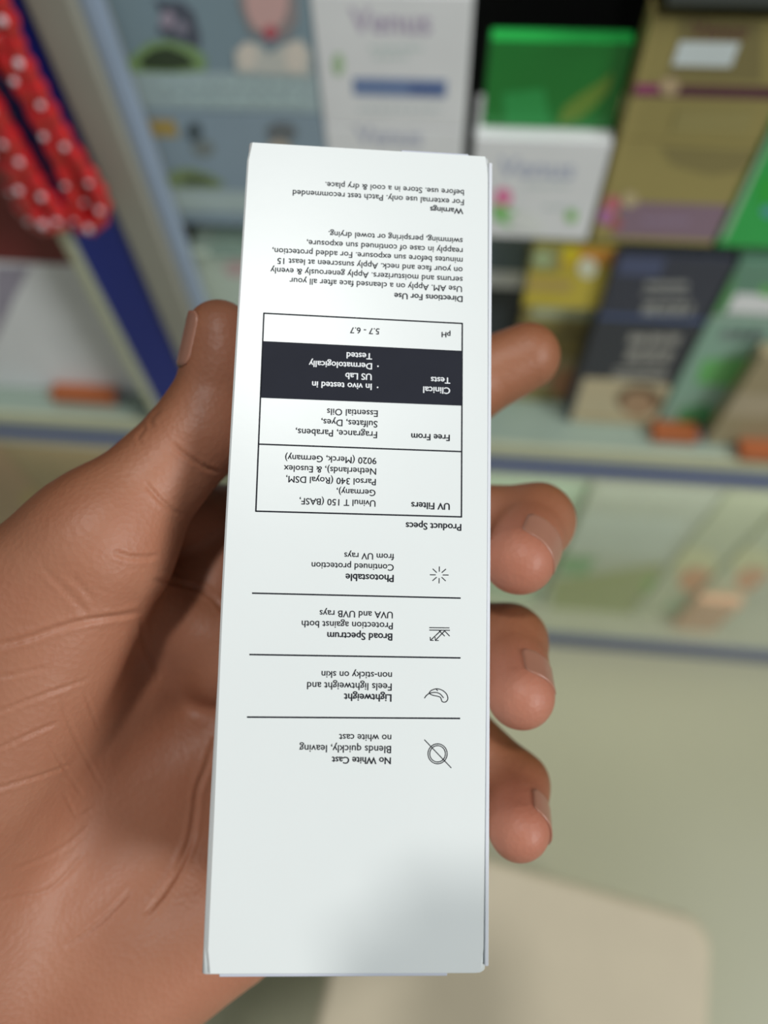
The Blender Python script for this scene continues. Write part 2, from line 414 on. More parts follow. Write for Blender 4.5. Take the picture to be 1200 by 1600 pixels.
ye.rect('orange_panel', 860, 378, 962, 416, mat('orange_film', (.80, .33, .035, 1), 0.2, coat=.5))
ye.rect('olive_panel', 822, 376, 872, 426, ink(126, 120, 74))
ye.oval('pale_oval_print', 848, 404, 16, 13, ink(142, 156, 116))
ye.oval('yellow_oval_print', 892, 398, 16, 13, mat('bright_yellow', (.88, .70, .03, 1), 0.2))
ye.oval('highlight_oval', 918, 418, 15, 16, mat('cream_highlight', rgb(240, 220, 160, 2.0), 0.25))  # pale oval paints the highlight on the glossy film
ye.rect('tan_band', 820, 434, 890, 456, ink(150, 130, 72))
# dark cartons, front of the ledge
zd = Z(1030, 504, Y0)
d2 = ledge_carton('black carton with cream picture at its foot, under the other dark carton', .1245, .2135, zd, Y0, .055, ink(46, 48, 54))
d1 = ledge_carton('dark navy carton with grey print lines, on the black carton with cream picture', .1245, .2135, SH_A - .012, Y0, .055, ink(48, 50, 60), z0=zd + .0006)
d1.lines('printed_lines', [(1010, 440, 1075, 9), (1006, 456, 1078, 7), (1008, 474, 1078, 18)], ink(122, 122, 118), (14, 22), 4)
d1.band('navy_band', 494, 503, ink(62, 74, 106), at=1030)
d1.rect('navy_panel_print', 972, 398, 1030, 432, ink(62, 68, 92))
d2.lines('printed_lines', [(985, 522, 1058, 16), (982, 546, 1045, 18), (962, 574, 1040, 7), (958, 584, 1040, 7)], ink(128, 126, 120), (16, 26), 4)
d2.poly('cream_panel_print', [(912, 590), (960, 592), (1040, 600), (1062, 604), (1026, 668), (890, 660)], ink(160, 148, 120))
d2.oval('hair_print', 998, 624, 36, 22, ink(92, 72, 52)); d2.oval('face_print', 996, 632, 24, 20, ink(140, 112, 86))
d2.rect('gold_line_print', 905, 648, 1030, 660, ink(150, 128, 92))
sb = ledge_carton('narrow blue carton between the olive carton and the dark cartons', X(955, 480, YL + .004), X(985, 480, YL + .004), Z(970, 458, YL), YL + .004, .04, ink(58, 92, 120))
# green and white cartons at right
ze = Z(1120, 500, Y0)
e2 = ledge_carton('pale green carton with a leaf green band, lower of the two at the right', .2165, .313, ze, Y0, .055, ink(112, 140, 124))
e1 = ledge_carton('green carton with white band and painted glare, on the pale green carton at the right', .2165, .313, SH_A - .012, Y0, .055, ink(84, 116, 98), z0=ze + .0006)
e1.rect('white_glare_band', 1150, 458, 1210, 492, mat('glossy_white', rgb(214, 222, 214, 1.7), 0.15))  # white band with the glare painted in
e1.poly('leaf_print', [(1112, 440), (1136, 420), (1140, 470), (1120, 496), (1106, 498)], ink(80, 130, 78))
e1.poly('leaf_print', [(1190, 446), (1206, 446), (1206, 466), (1186, 460)], ink(90, 150, 80))
e1.band('grey_band', 492, 500, ink(140, 152, 142), at=1120)
e2.lines('printed_lines', [(1130, 514, 1190, 18)], ink(98, 110, 106), (16, 24), 5)
e2.poly('green_band_print', [(1098, 562), (1180, 556), (1172, 590), (1150, 604), (1086, 598)], ink(88, 148, 84))
e2.poly('leaf_print', [(1060, 640), (1100, 630), (1130, 650), (1110, 672), (1060, 668)], ink(60, 122, 76))
br = ledge_carton('brown carton at the right end of the ledge, beside the pale green carton', X(1122, 660, .432), X(1122, 660, .432) + .09, Z(1190, 556, .432), .432, .015, ink(128, 116, 90))
br.rect('printed_panel', 1110, 612, 1200, 652, ink(142, 130, 108))
# orange-brown blocks on the ledge
def block(label, x0, x1, yb, grp):
    a, b = on_level(x0, yb, SH_B), on_level(x1, yb + (x1 - x0) * .06, SH_B)
    w = b[0] - a[0]
    bm = box_bm(-w / 2, w / 2, 0, .02, 0, .013, bev=.002)
    o = link('stopper_block', mesh_of(bm), mat('orange_brown_block', rgb(150, 82, 44, 1.5), 0.5), None, ((a[0] + b[0]) / 2, (a[1] + b[1]) / 2, SH_B))
    tag(o, label, 'block', grp)
    cap = add_box('end_cap', mat('dark_cap', rgb(90, 92, 96, 1.5), 0.5), (w / 2 - .001, w / 2 + .008, .003, .017, .001, .009), o, bev=.001)
    return o
block('small orange-brown block on the ledge at the left, below the white panel', 84, 182, 630, 'orange-brown blocks on the ledge')
block('small orange-brown block on the ledge below the cream picture carton', 1016, 1086, 692, 'orange-brown blocks on the ledge')
block('small orange-brown block at the right end of the ledge', 1152, 1230, 722, 'orange-brown blocks on the ledge')
# left bay
zr = Z(40, 412, Y0)
lb = Carton('tall_carton', 'white carton standing in the left bay beside the blue post', 'carton', -.62, -.318, SH_B, zr, Y0, .06, ink(164, 168, 176, k=2.5), 'cartons in the left bay')
lr = Carton('tall_carton', 'dark red carton on the white carton, behind the red beaded garland', 'carton', -.62, -.318, zr + .0006, Z(40, 120, Y0), Y0, .06, ink(96, 34, 34), 'cartons in the left bay')
lb.poly('mauve_print', [(-10, 416), (48, 416), (20, 470), (-10, 540)], ink(128, 122, 134))

# ------------------------------------------------------------------ goods in the lower glass case
YC = 0.462; ZC = 0.055
def case_carton(label, x0, x1, py_top, px_at, m, Y=YC, z0=ZC, depth=.05):
    return Carton('case_carton', label, 'carton', X(x0, 880, Y), X(x1, 880, Y), z0, Z(px_at, py_top, Y), Y, depth, m, 'cartons in the lower glass case')
c1 = case_carton('pale green carton with a grass green foot in the lower glass case, beside the fingers', 876, 1046, 722, 960, ink(156, 162, 150, k=2.2))
c1.poly('green_foot_print', [(860, 905), (1040, 880), (1034, 975), (850, 968)], ink(134, 142, 98, k=2.1))
c1.rect('pale_panel_print', 905, 800, 1035, 872, ink(164, 172, 164, k=2.2))
c1.rect('green_panel_print', 868, 866, 916, 900, ink(104, 140, 104, k=2.4))
c1.oval('leaf_print', 1022, 918, 18, 16, ink(108, 146, 76, k=2.4))
c0 = case_carton('pale carton behind the upper two fingers in the lower glass case', 700, 866, 716, 800, ink(150, 168, 148, k=2.4), Y=YC + .01)
for i, (xa, xb, lab) in enumerate(((1052, 1130, 'white carton with an orange round picture in the lower glass case'), (1140, 1222, 'white carton with an orange round picture at the right of the lower glass case'))):
    c = case_carton(lab, xa, xb, 726, (xa + xb) / 2, ink(158, 164, 142, k=2.2))
    xm = (xa + xb) / 2 - 4
    c.oval('yellowish_ring_print', xm, 880, 34, 24, ink(166, 172, 130, k=2.5))
    c.oval('orange_round_print', xm, 906, 28, 20, ink(166, 120, 88, k=2.4))
    (i == 1) and c.oval('orange_round_print', 1196, 800, 24, 14, ink(176, 124, 96, k=2.2))
    c.rect('pale_foot_print', xm - 36, 936, xm + 34, 962, ink(140, 168, 142, k=2.4))
bx = case_carton('peach carton lying in front in the lower glass case at the right', 1154, 1236, 944, 1150, ink(168, 130, 104, k=2.4), Y=YC - .02, depth=.015)
for x0, x1, yt, c, lab in ((-160, 60, 672, (118, 112, 84), 'olive carton at the left end of the lower glass case'), (64, 160, 672, (132, 106, 84), 'pinkish brown carton in the lower glass case, left of the thumb'), (164, 300, 672, (120, 104, 78), 'tan carton in the lower glass case, behind the thumb base')):
    c_ = case_carton(lab, x0, x1, yt, (x0 + x1) / 2, ink(*c, k=2.4))
    if x0 == -160:
        c_.oval('teal_print', 10, 800, 16, 30, ink(112, 140, 130, k=2.4)); c_.oval('green_print', 40, 730, 22, 20, ink(120, 132, 92, k=2.4))
    elif x0 == 64:
        c_.oval('pink_print', 110, 720, 30, 16, ink(160, 118, 100, k=2.4)); c_.oval('yellowish_print', 62, 780, 30, 20, ink(136, 116, 76, k=2.4))

# ------------------------------------------------------------------ red beaded garland hanging in front of the post
YR = 0.385
M_red = mat('red_film', rgb(184, 30, 32, 1.25), 0.22, coat=.6, vary=.25, scale=120)
M_bead = mat('pearl_bead', rgb(206, 190, 194, 1.2), 0.2, coat=.5)
g0 = on_wall(60, 350, YR)
gar = empty('beaded_garland', tuple(g0))
tag(gar, 'red beaded garland with pearl beads, hanging in loops in front of the blue post', 'garland')
paths = [
    [(-30, -60), (8, 20), (24, 70), (48, 118), (72, 165), (98, 212), (128, 258), (150, 292), (160, 322), (150, 348), (128, 352), (118, 332), (108, 290), (88, 240), (56, 175), (24, 115), (-6, 60), (-34, 0)],
    [(-70, 60), (-38, 130), (-4, 185), (18, 240), (34, 292), (60, 336), (88, 352), (92, 334), (72, 306), (48, 270), (22, 222), (-12, 160), (-44, 98), (-66, 48)],
    [(-60, 170), (-20, 225), (8, 262), (26, 305), (46, 338), (70, 352), (84, 340), (70, 310), (46, 262), (24, 222), (-4, 178), (-30, 130)],
    [(-40, 20), (0, 90), (38, 142), (68, 190), (98, 242), (122, 288), (140, 322), (142, 344)],
]
for i, pth in enumerate(paths):
    yy = YR + (0.0, -.008, .002, .007)[i]
    pts = [on_wall(x, y, yy) - g0 for x, y in pth]
    pts = [pts[0] + np.array([-.004, 0, .24]), pts[0] + np.array([0, 0, .1])] + pts + ([pts[-1] + np.array([0, 0, .1]), pts[-1] + np.array([.004, 0, .24])] if i < 3 else [])
    sp = smooth_path(pts, 8)
    rr = [0.0055 * (1 + .14 * math.sin(k * 1.05)) for k in range(len(sp))]
    st = link('strand', mesh_of(tube_bm(sp, rr)), M_red, gar, smooth=True)
    for k in range(3 + i, len(sp) - 2, 11):
        bm = bmesh.new(); bmesh.ops.create_uvsphere(bm, u_segments=14, v_segments=9, radius=.0023 * random.uniform(.8, 1.15))
        link('bead', mesh_of(bm), M_bead, gar, tuple(np.array(sp[k]) + [0, -.0048, .001]), True)

# ------------------------------------------------------------------ cream stool on the floor
ST_H = 0.425
zrel = CAM_H - ST_H
kk = zrel / 0.9
ang = math.atan2(-.037, .232)
ux = np.array([math.cos(ang), math.sin(ang), 0]); uy = np.array([-math.sin(ang), math.cos(ang), 0])
crn = np.array([.330 * kk, .008 * kk, ST_H])
W_, D_ = .392 * kk, .40 * kk
ctr = crn - ux * W_ / 2 - uy * D_ / 2
M_cr = mat('cream_plastic', rgb(206, 192, 164, 1.07), 0.45, vary=.04)
stool = empty('low_stool', (ctr[0], ctr[1], 0)); stool.rotation_euler = (0, 0, ang)
tag(stool, 'cream square-topped stool on the floor below the held box', 'stool')
bm = bmesh.new()
loop = []
rc = .03 * kk
for cx, cy, a0 in ((1, 1, 0), (-1, 1, 90), (-1, -1, 180), (1, -1, 270)):
    for j in range(9):
        a = math.radians(a0 + j * 90 / 8)
        loop.append((cx * (W_ / 2 - rc) + rc * math.cos(a), cy * (D_ / 2 - rc) + rc * math.sin(a)))
rings = []
for ins, z in ((.0, ST_H - .035), (0, ST_H - .006), (.002, ST_H - .002), (.006, ST_H)):
    rings.append([bm.verts.new((x * (1 - ins / W_ * 2), y * (1 - ins / D_ * 2), z)) for x, y in loop])
for i in range(3):
    for j in range(len(loop)):
        bm.faces.new((rings[i][j], rings[i][(j + 1) % len(loop)], rings[i + 1][(j + 1) % len(loop)], rings[i + 1][j]))
bm.faces.new(rings[-1]); bm.faces.new(rings[0][::-1])
link('seat', mesh_of(bm), M_cr, stool)
for sx in (-1, 1):
    for sy in (-1, 1):
        bm = bmesh.new()
        t, b_ = [], []
        for qx, qy in ((-.016, -.016), (.016, -.016), (.016, .016), (-.016, .016)):
            t.append(bm.verts.new((sx * (W_ / 2 - .03) + qx, sy * (D_ / 2 - .03) + qy, ST_H - .034)))
            b_.append(bm.verts.new((sx * (W_ / 2 - .02) + qx * .8, sy * (D_ / 2 - .02) + qy * .8, 0)))
        for i in range(4):
            bm.faces.new((b_[i], b_[(i + 1) % 4], t[(i + 1) % 4], t[i]))
        bm.faces.new(t); bm.faces.new(b_[::-1])
        link('leg', mesh_of(bm), M_cr, stool)

# ------------------------------------------------------------------ the held carton
BO = np.array([-26.497, -72.492, 138.735])
e1_ = np.array([47.9, 1.5295, 2.681]); e1_ /= np.linalg.norm(e1_)
e2_ = np.array([-1.8996, 150.074, -19.790]); e2_ -= e1_ * (e1_ @ e2_); e2_ /= np.linalg.norm(e2_)
e3_ = np.cross(e1_, e2_)                       # into the carton, away from the camera
BW, BL, BD = 48.0, 151.4, 34.0
def BP(u, v, w): return BO + e1_ * u + e2_ * v + e3_ * w
def uv_of(x, y):
    d = np.array([x - 600, y - 800, F])
    p = d * (BO @ e3_) / (d @ e3_) - BO
    return np.array([p @ e1_, p @ e2_])
carton_c = world_of(BP(BW / 2, BL / 2, BD / 2))
def cw(p): return tuple(world_of(p) - carton_c)
held = empty('sunscreen_carton', tuple(carton_c))
tag(held, 'white upside-down printed carton held in the hand', 'carton')
M_board = mat('white_board', rgb(240, 244, 242, 1.0), 0.34, vary=.012, scale=60, bump=.008, bscale=500)
M_inner = mat('board_edge', rgb(205, 208, 220), 0.6)
M_ink = mat('black_ink', rgb(34, 36, 44), 0.6, spec=.2, vary=.1, scale=300)
M_ink2 = mat('grey_ink', rgb(52, 54, 60), 0.6, spec=.2)
M_band = mat('black_print_band', rgb(38, 40, 50), 0.6, spec=.15, vary=.12, scale=150)
M_wink = mat('white_print', rgb(236, 238, 240), 0.4)
def bow(v): return math.sin(math.pi * min(1, max(0, v / BL)))
# body: rounded section swept along the length, sides bulging a little
bm = bmesh.new()
sect = []
rc = .9
for cx, cy, a0, rc in ((BW - .9, BD - .9, 0, .9), (.9, BD - .9, 90, .9), (.9, .45 + .9, 180, .9), (BW - 2.2, .45 + 2.2, 270, 2.2)):
    for j in range(6):
        a = math.radians(a0 + j * 18); sect.append((cx + rc * math.cos(a), cy + rc * math.sin(a)))
NV = 40; rings = []
for i in range(NV + 1):
    v = BL * i / NV
    ring = []
    for (u, w) in sect:
        s = 1 if u > BW / 2 else -1
        lowf = min(1, max(0, (v - 85) / 45)); lowf = lowf * lowf * (3 - 2 * lowf)
        uu = u + s * (.45 * bow(v)) * (1 if s < 0 else .6) - (.5 * lowf if s < 0 else 0) + (0.012 * w if s > 0 else 0.012 * w)
        ring.append(bm.verts.new(cw(BP(uu, v, w))))
    rings.append(ring)
for i in range(NV):
    for j in range(len(sect)):
        q = (j + 1) % len(sect)
        bm.faces.new((rings[i][j], rings[i][q], rings[i + 1][q], rings[i + 1][j]))
bm.faces.new(rings[0]); bm.faces.new(rings[-1])
bmesh.ops.recalc_face_normals(bm, faces=bm.faces[:])
body = link('body', mesh_of(bm), M_board, held)
for p in body.data.polygons: p.use_smooth = len(p.vertices) == 4
# front panel: a sheet glued over the body, corners clipped
bm = bmesh.new()
NU = 12
def front_uv(i, j):
    v = .3 + (BL - .6) * j / NV
    ff = [0, .008, .02] + [.02 + .98 * q / (NU - 2) for q in range(1, NU - 1)]
    lowf = min(1, max(0, (v - 85) / 45)); lowf = lowf * lowf * (3 - 2 * lowf)
    l = -.05 - .45 * bow(v) + .25 * lowf; r = BW - .75 + .25 * bow(v)
    cl = max(0, 1 - v / 1.3, 1 - (BL - v) / 1.3) ** 2 * .9
    return l + cl + (r - l - 2 * cl) * ff[i], v
top = [[bm.verts.new(cw(BP(*front_uv(i, j), 0.0 + (.30 if i == 0 else 0)))) for i in range(NU + 1)] for j in range(NV + 1)]
bot = [[bm.verts.new(cw(BP(*front_uv(i, j), .46))) for i in range(NU + 1)] for j in range(NV + 1)]
for j in range(NV):
    for i in range(NU):
        bm.faces.new((top[j][i], top[j][i + 1], top[j + 1][i + 1], top[j + 1][i]))
        bm.faces.new((bot[j][i], bot[j + 1][i], bot[j + 1][i + 1], bot[j][i + 1]))
    bm.faces.new((top[j][0], top[j + 1][0], bot[j + 1][0], bot[j][0]))
    bm.faces.new((top[j][NU], bot[j][NU], bot[j + 1][NU], top[j + 1][NU]))
for i in range(NU):
    bm.faces.new((top[0][i], bot[0][i], bot[0][i + 1], top[0][i + 1]))
    bm.faces.new((top[NV][i], top[NV][i + 1], bot[NV][i + 1], bot[NV][i]))
bmesh.ops.recalc_face_normals(bm, faces=bm.faces[:])
link('front_panel', mesh_of(bm), M_board, held)
def sheet(name, u0, u1, v0, v1, w0, w1, m):
    bm = bmesh.new()
    vs = [bm.verts.new(cw(BP(u, v, w))) for u in (u0, u1) for v in (v0, v1) for w in (w0, w1)]
    for f in ((0, 1, 3, 2), (4, 6, 7, 5), (0, 4, 5, 1), (2, 3, 7, 6), (0, 2, 6, 4), (1, 5, 7, 3)):
        bm.faces.new([vs[i] for i in f])
    bmesh.ops.recalc_face_normals(bm, faces=bm.faces[:])
    bmesh.ops.bevel(bm, geom=bm.edges[:], offset=.00012, segments=1, affect='EDGES')
    return link(name, mesh_of(bm), m, held)
sheet('tuck_flap', 2.4, 41.2, BL - .3, BL + .75, 1.0, 30, M_inner)
sheet('tuck_flap', 30, 43.5, -.55, .3, .7, 28, M_inner)
# side seam: thin folded strip standing proud of the right edge
sheet('side_seam', BW - .35, BW + .32, 1.0, BL - .9, .75, 12, mat('seam_board', rgb(226, 228, 234), .4))

def flat_part(name, VF, m, w):
    me = bpy.data.meshes.new(name); vs = []; fs = []
    for V, Fc in VF:
        n0 = len(vs)
        vs += [cw(BP(q[0], q[1], w + (q[2] if len(q) > 2 else 0))) for q in V]
        fs += [tuple(n0 + k for k in f) for f in Fc]
    me.from_pydata(vs, [], fs); me.update()
    return link(name, me, m, held)
def line_uv(txt, xr, xl, y, bold=False):
    """one printed line: it starts at xr and runs leftwards to xl (the carton is upside down), baseline at row y at xr"""
    V, Fc, L = text_mesh(txt, .026 if bold else .012)
    a = uv_of(xr, y); b = uv_of(xl, y + 0.0)
    k = abs(b[0] - a[0]) / (V[:, 0].max() - V[:, 0].min())
    V = (V - [V[:, 0].min(), 0]) * k
    return np.column_stack([a[0] - V[:, 0], a[1] + V[:, 1], -.006 * L]), [f[::-1] for f in Fc]
def ribbon(pts, wd, close=False):
    """stroke of width wd mm along picture points"""
    Q = [uv_of(*p) for p in pts]
    if close: Q = Q + [Q[0], Q[1]]
    V, Fc = [], []
    for i in range(len(Q)):
        d = Q[min(i + 1, len(Q) - 1)] - Q[max(i - 1, 0)]; d /= np.linalg.norm(d) + 1e-9
        nrm = np.array([-d[1], d[0]]) * wd / 2
        V += [Q[i] + nrm, Q[i] - nrm]
        if i: Fc.append((2 * i - 2, 2 * i - 1, 2 * i + 1, 2 * i))
    return np.array(V), Fc
WT = -.05
flat_part('warnings_text', [line_uv('Warnings', 724, 672, 326, True),
    line_uv('For external use only. Patch test recommended', 725, 457, 312),
    line_uv('before use. Store in a cool & dry place.', 725, 508, 297)], M_ink2, WT)
flat_part('directions_text', [line_uv('Directions For Use', 723, 616, 463, True),
    line_uv('Use AM. Apply on a cleansed face after all your', 722, 452, 447.5),
    line_uv('serums and moisturizers. Apply generously & evenly', 723, 422, 433),
    line_uv('on your face and neck. Apply sunscreen at least 15', 723, 433, 418),
    line_uv('minutes before sun exposure. For added protection,', 723, 425, 403),
    line_uv('reapply in case of continued sun exposure,', 723, 479, 388),
    line_uv('swimming, perspiring or towel drying.', 723, 513, 372.5)], M_ink2, WT)
lw = .27
flat_part('table_frame', [ribbon([(412, 489.5), (722.3, 505.5)], lw), ribbon([(722.3, 504.5), (721, 808.5)], lw), ribbon([(721.8, 807.7), (399.3, 798.7)], lw),
    ribbon([(399.8, 799.6), (412.4, 488.8)], lw), ribbon([(404.6, 694), (721.3, 705.7)], lw)], M_ink, WT)
band = [uv_of(*p) for p in ((410.6, 533), (722.1, 548.3), (721.8, 634), (407, 621.5))]
flat_part('table_band', [(np.array(band), [(0, 1, 2, 3)])], M_band, WT)
def dot(x, y, r):
    c = uv_of(x, y); n = 12
    return np.array([c + r * np.array([math.cos(2 * math.pi * k / n), math.sin(2 * math.pi * k / n)]) for k in range(n)]), [tuple(range(n))]
flat_part('table_text', [line_uv('pH', 704, 690, 519.5, True), line_uv('5.7 - 6.7', 593, 547, 513.5),
    line_uv('Free From', 703, 642.5, 679.5, True), line_uv('Fragrance, Parabens,', 589.5, 462, 674.5), line_uv('Sulfates, Dyes,', 590, 502, 658), line_uv('Essential Oils', 590.5, 511, 641.5),
    line_uv('UV Filters', 703, 642.5, 786.5, True), line_uv('Uvinul T 150 (BASF,', 587, 468, 782), line_uv('Germany),', 587, 526, 765.5), line_uv('Parsol 340 (Royal DSM,', 587.5, 447, 748.5),
    line_uv('Netherlands), & Eusolex', 588, 443.5, 732), line_uv('9020 (Merck, Germany)', 588.5, 445.5, 715.5)], M_ink, WT)
flat_part('band_text', [line_uv('Clinical', 703.5, 661, 606, True), line_uv('Tests', 703.5, 673, 590.5, True),
    line_uv('In vivo tested in', 581, 487.5, 600, True), line_uv('US Lab', 581, 539.5, 584.5, True), line_uv('Dermatologically', 581.5, 482.5, 568, True), line_uv('Tested', 581.5, 541.5, 552.5, True),
    dot(590, 605.5, .16), dot(590.5, 572.5, .16)], M_wink, WT - .05)['label'] = 'white lettering on the black band'
flat_part('heading_text', [line_uv('Product Specs', 721, 634, 819, True)], M_ink, WT)
for nm, rows in (('photostable_text', (('Photostable', 615.5, 540, 898.5, True), ('Continued protection', 615.5, 487, 882, False), ('from UV rays', 616, 538, 865.5, False))),
                 ('broad_spectrum_text', (('Broad Spectrum', 613.3, 511.3, 990, True), ('Protection against both', 614, 471.5, 973, False), ('UVA and UVB rays', 614, 499.5, 956, False))),
                 ('lightweight_text', (('Lightweight', 612, 537.5, 1085, True), ('Feels lightweight and', 612.3, 480, 1068, False), ('non-sticky on skin', 612.6, 502.5, 1050.5, False))),
                 ('no_white_cast_text', (('No White Cast', 611, 518.6, 1183.5, True), ('Blends quickly, leaving', 611.3, 468, 1165.5, False), ('no white cast', 611.6, 530, 1148, False)))):
    flat_part(nm, [line_uv(*r) for r in rows], M_ink, WT)
for a, b in (((394, 926.8), (719.8, 934.6)), ((389.8, 1022.7), (719.6, 1028.0)), ((386, 1120.4), (719, 1122.5))):
    flat_part('divider_line', [ribbon([a, b], .26)], M_ink, WT)
def arc(cx, cy, rx, ry, a0, a1, n=24):
    return [(cx + rx * math.cos(math.radians(a0 + (a1 - a0) * i / n)), cy + ry * math.sin(math.radians(a0 + (a1 - a0) * i / n))) for i in range(n + 1)]
iw = .16
rays = []
for kx in range(8):
    a = math.radians(kx * 45 + 1)
    rays.append(ribbon([(686.3 + 5.5 * math.cos(a), 898.3 + 5 * math.sin(a)), (686.3 + 14.6 * math.cos(a), 898.3 + 13.2 * math.sin(a))], iw))
flat_part('sun_icon', rays, M_ink, WT)
def z3(x, y): return (360 + x / 2.857, 840 + y / 2.857)
flat_part('spectrum_icon', [ribbon([z3(888, 402), z3(978, 403)], iw), ribbon([z3(888, 413), z3(980, 414)], iw),
    ribbon([z3(894, 458), z3(940, 415)], iw), ribbon([z3(892, 444), z3(893, 459), z3(907, 459)], iw),
    ribbon([z3(916, 458), z3(957, 416)], iw), ribbon([z3(914, 444), z3(915, 460), z3(930, 459)], iw),
    ribbon([z3(957, 440), z3(932, 416)], iw), ribbon([z3(979, 440), z3(956, 416)], iw)], M_ink, WT)
flat_part('feather_icon', [ribbon(smooth_path([z3(866, 717), z3(876, 704), z3(890, 695), z3(912, 691), z3(935, 697), z3(952, 716)]), iw),
    ribbon(smooth_path([z3(886, 696), z3(896, 683), z3(920, 675), z3(945, 681), z3(964, 697), z3(971, 718), z3(962, 733), z3(946, 732), z3(938, 714), z3(924, 708), z3(905, 704), z3(890, 698)]), iw),
    ribbon([z3(918, 676), z3(926, 684)], iw)], M_ink, WT)
flat_part('no_cast_icon', [ribbon(arc(*z3(925, 965), 15.0, 15.6, 0, 360, 40), iw), ribbon(arc(*z3(925, 965), 12.2, 12.8, 0, 360, 40), iw), ribbon([z3(866, 902), z3(986, 1028)], iw)], M_ink, WT)

# ------------------------------------------------------------------ the hand: one continuous surface
def sphere_cone(p, a, b, ra, rb):
    ab = b - a; t = np.clip(((p - a) @ ab) / (ab @ ab), 0, 1)
    return np.linalg.norm(p - a - t[:, None] * ab, axis=1) - (ra + (rb - ra) * t)
def smin(a, b, k):
    h = np.clip(.5 + .5 * (b - a) / k, 0, 1)
    return b + (a - b) * h - k * h * (1 - h)
def chain(p, pts, rad, k):
    d = None
    for i in range(len(pts) - 1):
        q = sphere_cone(p, pts[i], pts[i + 1], rad[i], rad[i + 1])
        d = q if d is None else smin(d, q, k)
    return d
def box_sdf(p):
    q = p - BO
    u, v, w = q @ e1_, q @ e2_, q @ e3_
    d = np.stack([np.abs(u - .006 * w - BW / 2) - BW / 2 - .40, np.abs(v - BL / 2) - BL / 2, np.abs(w - BD / 2) - BD / 2], 1)
    return np.linalg.norm(np.maximum(d, 0), axis=1) + np.minimum(d.max(1), 0)
THUMB = [P(165, 832, 148), P(316, 672, 153), P(347, 566, 152), P(344, 522, 151)]
THUMB_R = [12.4, 9.4, 7.4, 7.1]
FING = dict(
    index=([P(310, 925, 180), P(560, 745, 178), P(720, 606, 178), P(822, 557, 176)], [11.5, 10, 9.8, 8.3]),
    middle=([P(375, 1130, 182), P(700, 815, 180), P(838, 814, 168), P(811, 874, 152)], [11.5, 9.6, 8.5, 7.6]),
    ring=([P(415, 1260, 182), P(690, 985, 181), P(796, 1002, 167), P(813, 1086, 150)], [11.5, 9.2, 8.3, 7.1]),
    little=([P(450, 1380, 178), P(680, 1110, 179), P(806, 1226, 163), P(811, 1295, 148.5)], [10.5, 8.2, 7.1, 6.5]))
WRIST = P(-170, 1500, 152)
def hand_sdf(p):
    pal = None
    for nm in ('index', 'middle', 'ring', 'little'):
        c, r = FING[nm]
        q = sphere_cone(p, WRIST, c[0], 19, r[0] + .8)
        pal = q if pal is None else smin(pal, q, 9)
    th = sphere_cone(p, P(150, 880, 148), P(-130, 1330, 148), 14, 23)
    pal = smin(pal, th, 10)
    hy = sphere_cone(p, P(345, 1438, 168), P(0, 1660, 156), 15.5, 20)
    pal = smin(pal, hy, 10)
    pal = smin(pal, sphere_cone(p, P(330, 1440, 184), P(0, 1690, 178), 14, 18), 8)
    pal = smin(pal, sphere_cone(p, WRIST, P(-1300, 2300, 140), 25, 34), 16)
    pal = smin(pal, sphere_cone(p, P(338, 1000, 173), P(352, 1030, 173), 11, 11), 5)
    d = smin(pal, chain(p, THUMB, THUMB_R, 4), 9)
    d = smin(d, sphere_cone(p, THUMB[0], P(-200, 1085, 142), 12.4, 15), 6)
    d = smin(d, sphere_cone(p, P(120, 900, 156), P(300, 985, 172), 10, 8), 7)
    d = smin(d, sphere_cone(p, P(215, 800, 165), P(382, 815, 184), 7, 9.5), 7)
    f = None
    for nm in ('index', 'middle', 'ring', 'little'):
        c, r = FING[nm]
        q = chain(p, c, r, 3.0)
        f = q if f is None else smin(f, q, 1.2)
    d = smin(d, f, 4)
    b = .12 - box_sdf(p)
    h = np.clip(.5 + .5 * (d - b) / 1.2, 0, 1)          # pressed flat against the carton
    return b + (d - b) * h + 1.2 * h * (1 - h)
# creases, in picture points
CREASE = [
    ([(-20, 1012), (40, 998), (81, 984), (134, 970), (191, 962), (222, 954)], .50, .75), ([(220, 962), (226, 1005), (238, 1035), (250, 1062)], .35, .8),
    ([(-20, 1062), (30, 1052), (75, 1043)], .25, .5), ([(-20, 1118), (20, 1104), (61, 1088), (142, 1060)], .30, .5), ([(-20, 1178), (40, 1150), (92, 1128)], .28, .5),
    ([(-20, 1236), (50, 1216), (122, 1190)], .28, .5), ([(93, 1088), (104, 1120), (118, 1153), (140, 1195), (163, 1235)], .22, .55), ([(132, 1080), (154, 1141)], .2, .5),
    ([(73, 1153), (100, 1200), (134, 1250)], .2, .5), ([(338, 1150), (322, 1200), (309, 1234), (303, 1280), (294, 1322), (270, 1372), (245, 1408), (226, 1430)], .55, .9),
    ([(205, 1390), (178, 1420), (150, 1446), (102, 1482)], .38, .7), ([(-20, 1412), (40, 1400), (81, 1388), (138, 1328)], .22, .6), ([(20, 1360), (90, 1330), (140, 1290)], .2, .6),
    ([(238, 906), (290, 914), (330, 932), (366, 976)], .45, .8), ([(270, 694), (285, 708), (304, 720), (322, 731), (345, 738)], .45, .6), ([(226, 754), (240, 770), (256, 786), (288, 808)], .38, .6),
    ([(176, 862), (200, 870), (225, 871), (250, 868)], .38, .7), ([(100, 1240), (112, 1262), (122, 1276), (150, 1260)], .2, .5),
    ([(60, 880), (110, 930), (140, 965)], .15, .8), ([(110, 900), (150, 940)], .15, .7), ([(250, 640), (236, 656), (240, 668)], .2, .6), ([(228, 668), (216, 684), (222, 694)], .2, .6)]
